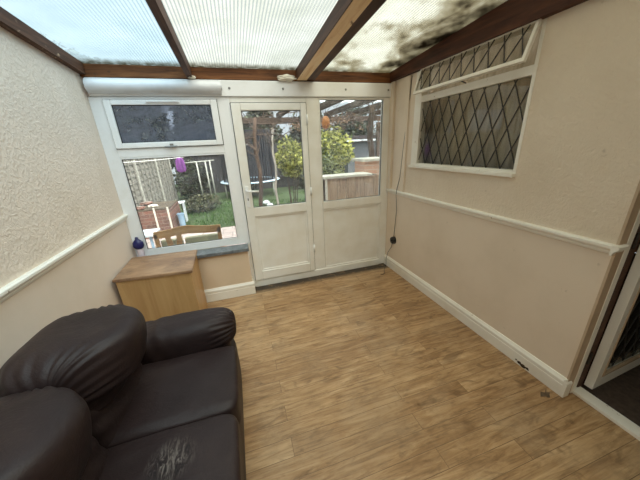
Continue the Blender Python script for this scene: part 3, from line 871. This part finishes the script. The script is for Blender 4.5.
# washing line with a peg bag
b = B()
P0, P1 = Vector((-1.15, 2.75, 1.45)), Vector((1.40, 3.0, 1.66))
pts = [P0.lerp(P1, t/12)-Vector((0, 0, .07*math.sin(PI*t/12))) for t in range(13)]
tube(b, pts, .006, 6)
tag(obj('washing_line', b, 'line', smooth=True, base=tuple(P0)), 'white washing line strung from the left fence', 'washing line')
pb = thing('peg_bag', 'purple peg bag hanging from the washing line', 'bag', (.13, 2.88, 1.17))
b = B()
bmesh.ops.create_cube(b, size=2); bmesh.ops.subdivide_edges(b, edges=b.edges[:], cuts=8, use_grid_fill=True)
for v in b.verts:
    k = (abs(v.co.x)**4+abs(v.co.y)**4+abs(v.co.z)**4)**.25; q = v.co/k
    v.co = Vector((.105+q.x*.080*(1+.12*-q.z), 2.88+q.y*.04+.012*math.sin(q.x*7), 1.345+q.z*.135))
obj('bag_body', b, 'purple', pb, True)
b = B(); tube(b, [(.03, 2.88, 1.47), (.105, 2.88, 1.52), (.18, 2.88, 1.47)], .005, 6); obj('hanger', b, 'line', pb, True)

# brick raised bed on the left
rb = thing('brick_planter', 'red brick raised bed with pale edging strips by the left fence', 'planter', (-.55, 3.9, G))
b = B(); box(b, -1.12, -.36, 3.3, 4.3, G, .44, .006); obj('brick_body', b, 'brick', rb)
b = B(); box(b, -1.10, -.38, 3.32, 4.28, .442, .47, .004)
random.seed(5)
obj('soil_top', b, 'soil', rb)
for x in (-.66, -.40):
    b = B(); box(b, x-.016, x+.016, 3.270, 3.298, G, .50, .004); o = obj('edging_strip', b, 'slab', rb)
for i, (x, y, s, z) in enumerate(((-.95, 3.45, .09, .47), (-.74, 3.6, .07, .47), (-.95, 3.95, .10, .47))):
    b = B(); bmesh.ops.create_icosphere(b, subdivisions=3, radius=1)
    for v in b.verts:
        k = 1+.5*noise.noise(v.co*1.7+Vector((i*7, 0, 0))); v.co = Vector((x+v.co.x*s*1.3*k, y+v.co.y*s*k, z+s*.4+v.co.z*s*.45*k))
    tag(obj('rubble', b, 'brick' if i != 1 else 'slab', base=(x, y, z)), ['broken red brick lump at the front corner of the brick bed', 'pale rubble lump lying on the brick bed', 'red rubble lump lying further back on the brick bed'][i], 'rubble')
# white trough and a pale blue bin beside the bed
b = B(); box(b, -.52, -.28, 4.45, 4.7, .34, .38, .01); box(b, -.50, -.47, 4.48, 4.67, G, .34); box(b, -.33, -.30, 4.48, 4.67, G, .34)
tag(obj('plant_stand', b, 'white_pl', base=(-.4, 4.6, G)), 'small white plant stand beside the brick bed', 'plant stand')
b = B(); lathe(b, [(.060, G), (.07, .22), (.08, .24), (.08, .26), (.065, .26), (.055, 0)], -.25, 3.65, 18)
tag(obj('garden_bucket', b, 'blue_pl', smooth=False, base=(-.25, 3.65, G)), 'tall pale blue bucket at the foot of the brick bed', 'bucket')

# wooden bench outside the left window, seen from behind
be = thing('garden_bench', 'golden wooden garden bench with its back to the left window', 'bench', (.5, .55, G))
b = B()
n = 24; A_, C_ = [], []
for i in range(n+1):
    t = i/n; x = .085+.735*t
    zt = .735+.028*math.exp(-((t-.45)/.22)**2)-.010*abs(2*t-1); zb = zt-.085-.012*math.exp(-((t-.45)/.2)**2)
    C_.append([b.verts.new(p) for p in ((x, .385, zb), (x, .41, zb), (x, .41, zt), (x, .385, zt))])
for i in range(n):
    for k in range(4): b.faces.new((C_[i][k], C_[i][(k+1) % 4], C_[i+1][(k+1) % 4], C_[i+1][k]))
b.faces.new(C_[0]); b.faces.new(C_[-1][::-1])
obj('top_rail', b, 'bench', be)
for x in (.10, .795):
    b = B(); box(b, x-.022, x+.022, .385, .425, G, .70, .005); obj('leg', b, 'bench', be)
    b = B(); box(b, x-.022, x+.022, .80, .84, G, .30, .005); obj('leg', b, 'bench', be)
b = B()
prism(b, [(.23, .26), (.33, .26), (.37, .66), (.315, .66), (.28, .42), (.245, .66), (.19, .66)], 'y', .395, .412)
o = obj('back_splat', b, 'bench', be)
b = B(); box(b, .08, .815, .39, .84, .24, .285, .005); obj('bench_seat', b, 'bench', be)
for x0, x1 in ((.12, .36), (.385, .77)):
    b = B(); box(b, x0, x1, .43, .50, .30, .60, .02); tag(obj('bench_cushion', b, 'cushion', base=((x0+x1)/2, .46, .286)), 'sage grey cushion standing on the %s half of the wooden bench' % ('left' if x0 < .3 else 'right'), 'cushion', None)
# small white table left of the bench
wt = thing('garden_table', 'small white plastic table outside at the left end of the bench', 'table', (-.23, 1.0, G))
b = B(); box(b, -.72, -.08, .95, 1.30, .52, .55, .008); obj('table_top', b, 'white_pl', wt)
for x in (-.66, -.14):
    for y in (1.0, 1.25):
        b = B(); tube(b, [(x, y, G), (x, y, .52)], .018, 8); obj('leg', b, 'blue_pl', wt, True)

# trampoline
tp = thing('trampoline', 'round trampoline with pale padded rim and dark blue net', 'trampoline', (1.60, 7.75, G))
R_ = 1.0; TC = Vector((1.60, 7.75, .44))
b = B()
ring = [TC+Vector((R_*math.cos(2*PI*k/40), R_*math.sin(2*PI*k/40), 0)) for k in range(40)]
def torus(b, c, R, r0, rz, seg=40, s2=8):
    rr = [[b.verts.new((c.x+(R+r0*math.cos(2*PI*j/s2))*math.cos(2*PI*k/seg), c.y+(R+r0*math.cos(2*PI*j/s2))*math.sin(2*PI*k/seg), c.z+rz*math.sin(2*PI*j/s2))) for j in range(s2)] for k in range(seg)]
    for k in range(seg):
        for j in range(s2): b.faces.new((rr[k][j], rr[(k+1) % seg][j], rr[(k+1) % seg][(j+1) % s2], rr[k][(j+1) % s2]))
torus(b, TC, R_, .12, .03); obj('rim_pad', b, 'tramp_pad', tp, True)
b = B(); lathe(b, [(R_-.10, TC.z-.012), (R_-.10, TC.z-.004)], TC.x, TC.y, 40); obj('jump_mat', b, 'black', tp)
for k in range(6):
    a = k*PI/3+.35
    x, y = TC.x+R_*math.cos(a), TC.y+R_*math.sin(a)
    b = B(); tube(b, [(x, y, G), (x, y, TC.z-.03)], .022, 8); obj('leg', b, 'post_pale', tp, True)
    b = B(); tube(b, [(x, y, TC.z), (x+.02*math.cos(a), y+.02*math.sin(a), 2.2)], .02, 8); obj('net_pole', b, 'navy_net', tp, True)
b = B()
for k in range(60):
    a0, a1 = 2*PI*k/60, 2*PI*(k+1)/60
    r = R_-.03
    for (za, zb) in [(TC.z+.02, TC.z+.06), (2.12, 2.18)]:
        b.faces.new([b.verts.new((TC.x+r*math.cos(a), TC.y+r*math.sin(a), z)) for a, z in ((a0, za), (a1, za), (a1, zb), (a0, zb))])
    if k % 1 == 0:
        b.faces.new([b.verts.new((TC.x+r*math.cos(a), TC.y+r*math.sin(a), z)) for a, z in ((a0, TC.z+.05), (a0+(a1-a0)*.62, TC.z+.05), (a0+(a1-a0)*.62, 2.15), (a0, 2.15))])
o = obj('safety_net', b, 'navy_net', tp); o.modifiers.new('t', 'SOLIDIFY').thickness = .004

# foliage generator
def leaves(b, c, rad, n, size, shell=.55, stretch=1.6, zmin=None):
    for _ in range(n):
        while True:
            p = Vector((random.uniform(-1, 1), random.uniform(-1, 1), random.uniform(-1, 1)))
            if shell < p.length <= 1: break
        k = 1+.35*noise.noise(Vector((p.x*2+c[0], p.y*2+c[1], p.z*2)))
        w = Vector((c[0]+p.x*rad[0]*k, c[1]+p.y*rad[1]*k, c[2]+p.z*rad[2]*k))
        if zmin is not None and w.z < zmin: continue
        d = Vector((random.gauss(0, 1), random.gauss(0, 1), random.gauss(0, .7))).normalized()
        s = d.orthogonal().normalized(); s = Matrix.Rotation(random.uniform(0, 2*PI), 3, d)@s
        z = size*random.uniform(.6, 1.3)
        up = s.cross(d)
        P = [w-d*z*stretch*.5, w+s*z*.35, w+d*z*stretch*.5, w-s*z*.35]
        b.faces.new([b.verts.new(x) for x in P])
def branches(b, base, tip, n, spread, r0, depth=2):
    """a stem with side shoots"""
    base, tip = Vector(base), Vector(tip)
    pts = [base.lerp(tip, t/6)+Vector((nz((t, base.x, 1), 1.3, .05), nz((t, base.y, 9), 1.3, .05), 0))*(0 < t) for t in range(7)]
    tube(b, pts, r0, 6, r0*.5)
    if depth:
        for _ in range(n):
            t = random.uniform(.35, 1); s = base.lerp(tip, t)
            e = s+Vector((random.uniform(-1, 1), random.uniform(-1, 1), random.uniform(-.2, 1)))*spread
            branches(b, s, e, max(2, n//2), spread*.6, r0*.4, depth-1)
random.seed(11)
def shrub(name, label, cat, c, rad, n, size, mat, trunk=True, shell=.35, zmin=None):
    t = thing(name, label, cat, (c[0], c[1], G))
    b = B(); leaves(b, c, rad, n, size, shell, zmin=zmin); obj('foliage', b, mat, t)
    b = B()
    for k in range(5):
        a = k*1.26; branches(b, (c[0]+.05*math.cos(a), c[1]+.05*math.sin(a), G), (c[0]+rad[0]*.5*math.cos(a), c[1]+rad[1]*.5*math.sin(a), c[2]), 3, rad[0]*.3, .014, 1)
    obj('stem', b, 'bark', t)
    return t
shrub('shrub', 'bright lime-green shrub behind the garden door glass', 'shrub', (2.42, 3.7, 1.30), (.36, .38, .46), 1200, .075, 'leaf_lime')
shrub('shrub', 'yellow-green leafy shrub behind the side panel, left of the brick pillar', 'shrub', (3.45, 3.9, 1.38), (.66, .5, .60), 2100, .08, 'leaf_lime')
shrub('shrub', 'low silvery-green shrub close behind the timber-clad planter', 'shrub', (3.05, 3.1, .85), (.48, .4, .52), 1300, .07, 'leaf_mid')
shrub('shrub', 'dark bush growing against the far fence left of the pale posts', 'bush', (-.50, 8.25, .55), (.62, .45, .75), 2800, .09, 'leaf_dark')
shrub('shrub', 'dark bush at the far fence to the right of the trampoline', 'bush', (3.95, 8.3, .7), (.75, .5, .95), 3600, .09, 'leaf_dark')
shrub('shrub', 'low weedy bush at the lawn edge right of the brick bed', 'bush', (-.05, 5.6, .10), (.55, .5, .30), 1500, .06, 'leaf_olive', zmin=G+.02)
random.seed(21)
TREES = [(-2.6, 11.2, 2.3, 1.25), (-.1, 11.2, 2.4, 1.25), (2.4, 11.2, 1.4, 1.25), (4.9, 11.2, 1.2, 1.25), (7.4, 11.2, 1.3, 1.25), (-3.2, 7.6, 2.5, 1.3)]
TL = ['dark evergreen tree beyond the far left corner of the garden', 'dark evergreen tree behind the row of pale posts', 'dark evergreen tree behind the trampoline', 'dark evergreen tree behind the two lime shrubs', 'dark evergreen tree at the far right behind the pergola', 'dark evergreen tree over the left board fence']
for (x, y, z, r), lb in zip(TREES, TL):
    t = thing('evergreen_tree', lb, 'tree', (x, y, G), group=None)
    b = B(); leaves(b, (x, y, z), (r, r*.7, 2.1), 6500, .17, .3); obj('foliage', b, 'leaf_dark', t)
    b = B(); tube(b, [(x, y, G), (x+.05, y, z+1.2)], .12, 8, .05); obj('trunk', b, 'bark', t, True)
# slender trunks and climbing vines
random.seed(31)
def tree_thin(label, base, top, r, mat, n, spread):
    t = thing('slender_tree', label, 'tree', base)
    b = B(); bs, tp_ = Vector(base), Vector(top)
    pts = [bs.lerp(tp_, k/8)+Vector((.025*math.sin(k*1.7), .02*math.cos(k*2.1), 0)) for k in range(9)]
    tube(b, pts, r, 10, r*.75); obj('trunk', b, mat, t, True)
    b = B()
    for _ in range(n):
        s = bs.lerp(tp_, random.uniform(.72, 1))
        e = s+Vector((random.uniform(-1, 1), random.uniform(-.6, .6), random.uniform(-.1, .8)))*spread
        branches(b, s, e, 4, spread*.5, .012, 2)
    obj('branches', b, 'vine', t)
tree_thin('slender brown tree trunk standing outside the garden door', (1.44, 1.7, G), (1.50, 1.9, 2.05), .040, 'bark', 9, .55)
tree_thin('thin pale tree trunk between the trampoline and the lime shrub', (1.98, 3.6, G), (2.02, 3.6, 2.0), .032, 'bark_pale', 6, .45)
tree_thin('dark vine-wrapped trunk by the right end of the pergola', (3.98, 2.5, G), (3.95, 2.5, 2.3), .075, 'bark', 9, .6)
# pergola
pe = thing('pergola', 'timber pergola with pale translucent roof sheets over the patio', 'pergola', (3.2, 2, G))
for x in (2.30, 2.95, 3.55, 4.2, 4.85):
    b = B(); box(b, x-.04, x+.04, .45, 4.3, 2.26, 2.37, .004); obj('rafter', b, 'perg', pe)
b = B(); box(b, 1.3, 5.2, 4.05, 4.12, 2.14, 2.26, .004); obj('cross_beam', b, 'perg', pe)
for x, y in ((5.0, 4.08), (1.36, 4.08)):
    b = B(); box(b, x-.045, x+.045, y-.045, y+.045, G, 2.1, .004); obj('post', b, 'perg', pe)
b = B()
for i in range(60):
    x0 = 2.3+i*.045; x1 = x0+.045
    z0 = 2.385+.010*math.sin(i*1.57); z1 = 2.385+.010*math.sin((i+1)*1.57)
    b.faces.new([b.verts.new(p) for p in ((x0, .5, z0), (x1, .5, z1), (x1, 2.6, z1), (x0, 2.6, z0))])
bmesh.ops.remove_doubles(b, verts=b.verts, dist=.0001)
o = obj('roof_sheet', b, 'sheet', pe); o.modifiers.new('t', 'SOLIDIFY').thickness = .004
vi = thing('climbing_vine', 'tangled brown climbing vine draped over the pergola', 'vine', (3.2, 3.4, 2.1))
b = B(); random.seed(41)
for _ in range(18):
    s = Vector((random.uniform(1.5, 4.6), random.uniform(2.2, 4.4), random.uniform(1.95, 2.3)))
    branches(b, s, s+Vector((random.uniform(-.7, .7), random.uniform(-.4, .4), random.uniform(-.35, .3))), 4, .35, .012, 2)
obj('vine_stem', b, 'vine', vi)
b = B(); 
for _ in range(9):
    leaves(b, (random.uniform(2.2, 4.6), random.uniform(2.9, 4.5), random.uniform(1.95, 2.15)), (.30, .3, .12), 70, .04, 0)
obj('vine_leaves', b, 'leaf_brown', vi)
# hanging orange lantern
ln = thing('hanging_lantern', 'orange lantern hanging under the pergola, at the left of the side panel', 'lantern', (2.78, 2.0, 1.86))
b = B(); lathe(b, [(.03, 1.86), (.065, 1.89), (.075, 1.96), (.065, 2.03), (.03, 2.07)], 2.78, 2.0, 14); obj('lantern_body', b, 'orange', ln, True)
b = B(); tube(b, [(2.78, 2.0, 2.07), (2.78, 2.0, 2.27)], .004, 6); obj('cord', b, 'black', ln)
# timber-clad planter and brick pillar
pl = thing('timber_planter', 'timber-clad raised planter with a pale coping, outside the side panel', 'planter', (3.0, 1.5, G))
b = B(); x = 2.50
k = 0
while x < 3.42:
    box(b, x, x+.165, 1.20, 1.22, G, 1.06, .003); x += .170; k += 1
obj('cladding', b, 'deck', pl)
b = B(); box(b, 2.47, 2.50, 1.19, 1.24, G, 1.06, .003); o = obj('corner_strip', b, 'slab', pl)
b = B(); box(b, 2.50, 3.48, 1.222, 1.50, G, 1.055); obj('planter_core', b, 'soil', pl)
b = B(); box(b, 2.43, 3.30, 1.17, 1.52, 1.062, 1.10, .005); obj('coping', b, 'slab', pl)
pi_ = thing('brick_pillar', 'salmon brick pillar with a pale cap at the end of the planter', 'pillar', (3.6, 1.75, G))
b = B(); box(b, 3.33, 3.75, 1.52, 1.95, G, 1.27, .003); obj('pillar_shaft', b, 'brick_salmon', pi_)
b = B(); box(b, 3.28, 3.80, 1.47, 2.0, 1.272, 1.32, .006); obj('pillar_cap', b, 'slab', pi_)
# bits on the ground
for i, (x, y, r, lb) in enumerate(((1.89, 5.6, .10, 'larger white stone on the lawn just left of the path'), (1.96, 5.2, .085, 'smaller white stone nearest the door glass on the lawn'))):
    b = B(); bmesh.ops.create_icosphere(b, subdivisions=3, radius=1)
    for v in b.verts: v.co = Vector((x+v.co.x*r*1.15, y+v.co.y*r, G+.01+r*.7+v.co.z*r*.75))*1
    tag(obj('white_stone', b, 'white_pl', smooth=True, base=(x, y, G)), lb, 'stone')
b = B(); lathe(b, [(.09, G), (.11, .12), (.12, .30), (.10, .32)], 2.30, 1.42, 16)
tag(obj('red_bucket', b, 'red', base=(2.30, 1.42, G)), 'dull red tub standing at the left end of the timber planter', 'tub')
# garden shed and a house far behind
sh = thing('garden_shed', 'low grey outbuilding with a dark felt roof behind the pergola', 'shed', (6.8, 7.6, G))
b = B(); box(b, 5.3, 8.4, 6.9, 8.4, G, 1.72); obj('shed_wall', b, 'render', sh)
b = B(); box(b, 5.15, 8.55, 6.75, 8.5, 1.74, 1.86, .01); obj('shed_roof', b, 'felt', sh)
b = B(); box(b, 5.15, 8.55, 6.70, 6.745, 1.66, 1.72, .004); obj('gutter', b, 'white_pl', sh)

# ------------------------------------------------------------------ camera
FPX = 263.906
cam = bpy.data.cameras.new('camera'); co = bpy.data.objects.new('camera', cam); COL.objects.link(co)
cam.sensor_fit = 'HORIZONTAL'; cam.sensor_width = 36; cam.lens = FPX/640*36
cam.shift_y = 2.348/640; cam.clip_start = .02
yaw, pit, rol = .2878, -.3526, -.0473
f = Vector((math.sin(yaw)*math.cos(pit), math.cos(yaw)*math.cos(pit), math.sin(pit)))
rt = Vector((math.cos(yaw), -math.sin(yaw), 0)); up = rt.cross(f)
r2 = rt*math.cos(rol)+up*math.sin(rol); u2 = up*math.cos(rol)-rt*math.sin(rol)
co.matrix_world = Matrix(((r2.x, u2.x, -f.x, 1.0952), (r2.y, u2.y, -f.y, -2.9613), (r2.z, u2.z, -f.z, 1.5859), (0, 0, 0, 1)))
SC.camera = co

# ------------------------------------------------------------------ light
w = bpy.data.worlds.new('overcast'); SC.world = w; w.use_nodes = True
nt = w.node_tree
bg = nt.nodes['Background']
tc = N(nt, 'ShaderNodeTexCoord'); sp_ = N(nt, 'ShaderNodeSeparateXYZ'); L(nt, tc.outputs['Generated'], sp_.inputs[0])
cr = ramp(nt, sp_.outputs[2], [(0, (.80, .86, .92, 1)), (1, (.90, .95, 1.0, 1))])
L(nt, cr.outputs[0], bg.inputs[0]); bg.inputs[1].default_value = .74
def sun(name, e, col, ang, d):
    s = bpy.data.lights.new(name, 'SUN'); s.energy = e; s.color = col; s.angle = math.radians(ang)
    o = bpy.data.objects.new(name, s); COL.objects.link(o)
    o.rotation_euler = Vector(d).to_track_quat('-Z', 'Y').to_euler(); return o
sun('hazy_sun', 9.2, (1, .965, .935), 80, (-.38, .5, -1))
# display transform, exposure and render settings
SC.view_settings.view_transform = 'Standard'; SC.view_settings.look = 'None'
SC.view_settings.gamma = 1; SC.view_settings.exposure = 0.70; SC.view_settings.use_curve_mapping = False
SC.cycles.use_denoising = True
SC.cycles.max_bounces = 10; SC.cycles.transparent_max_bounces = 16; SC.cycles.diffuse_bounces = 6
SC.cycles.sample_clamp_indirect = 8
SC.cycles.caustics_reflective = False; SC.cycles.caustics_refractive = False
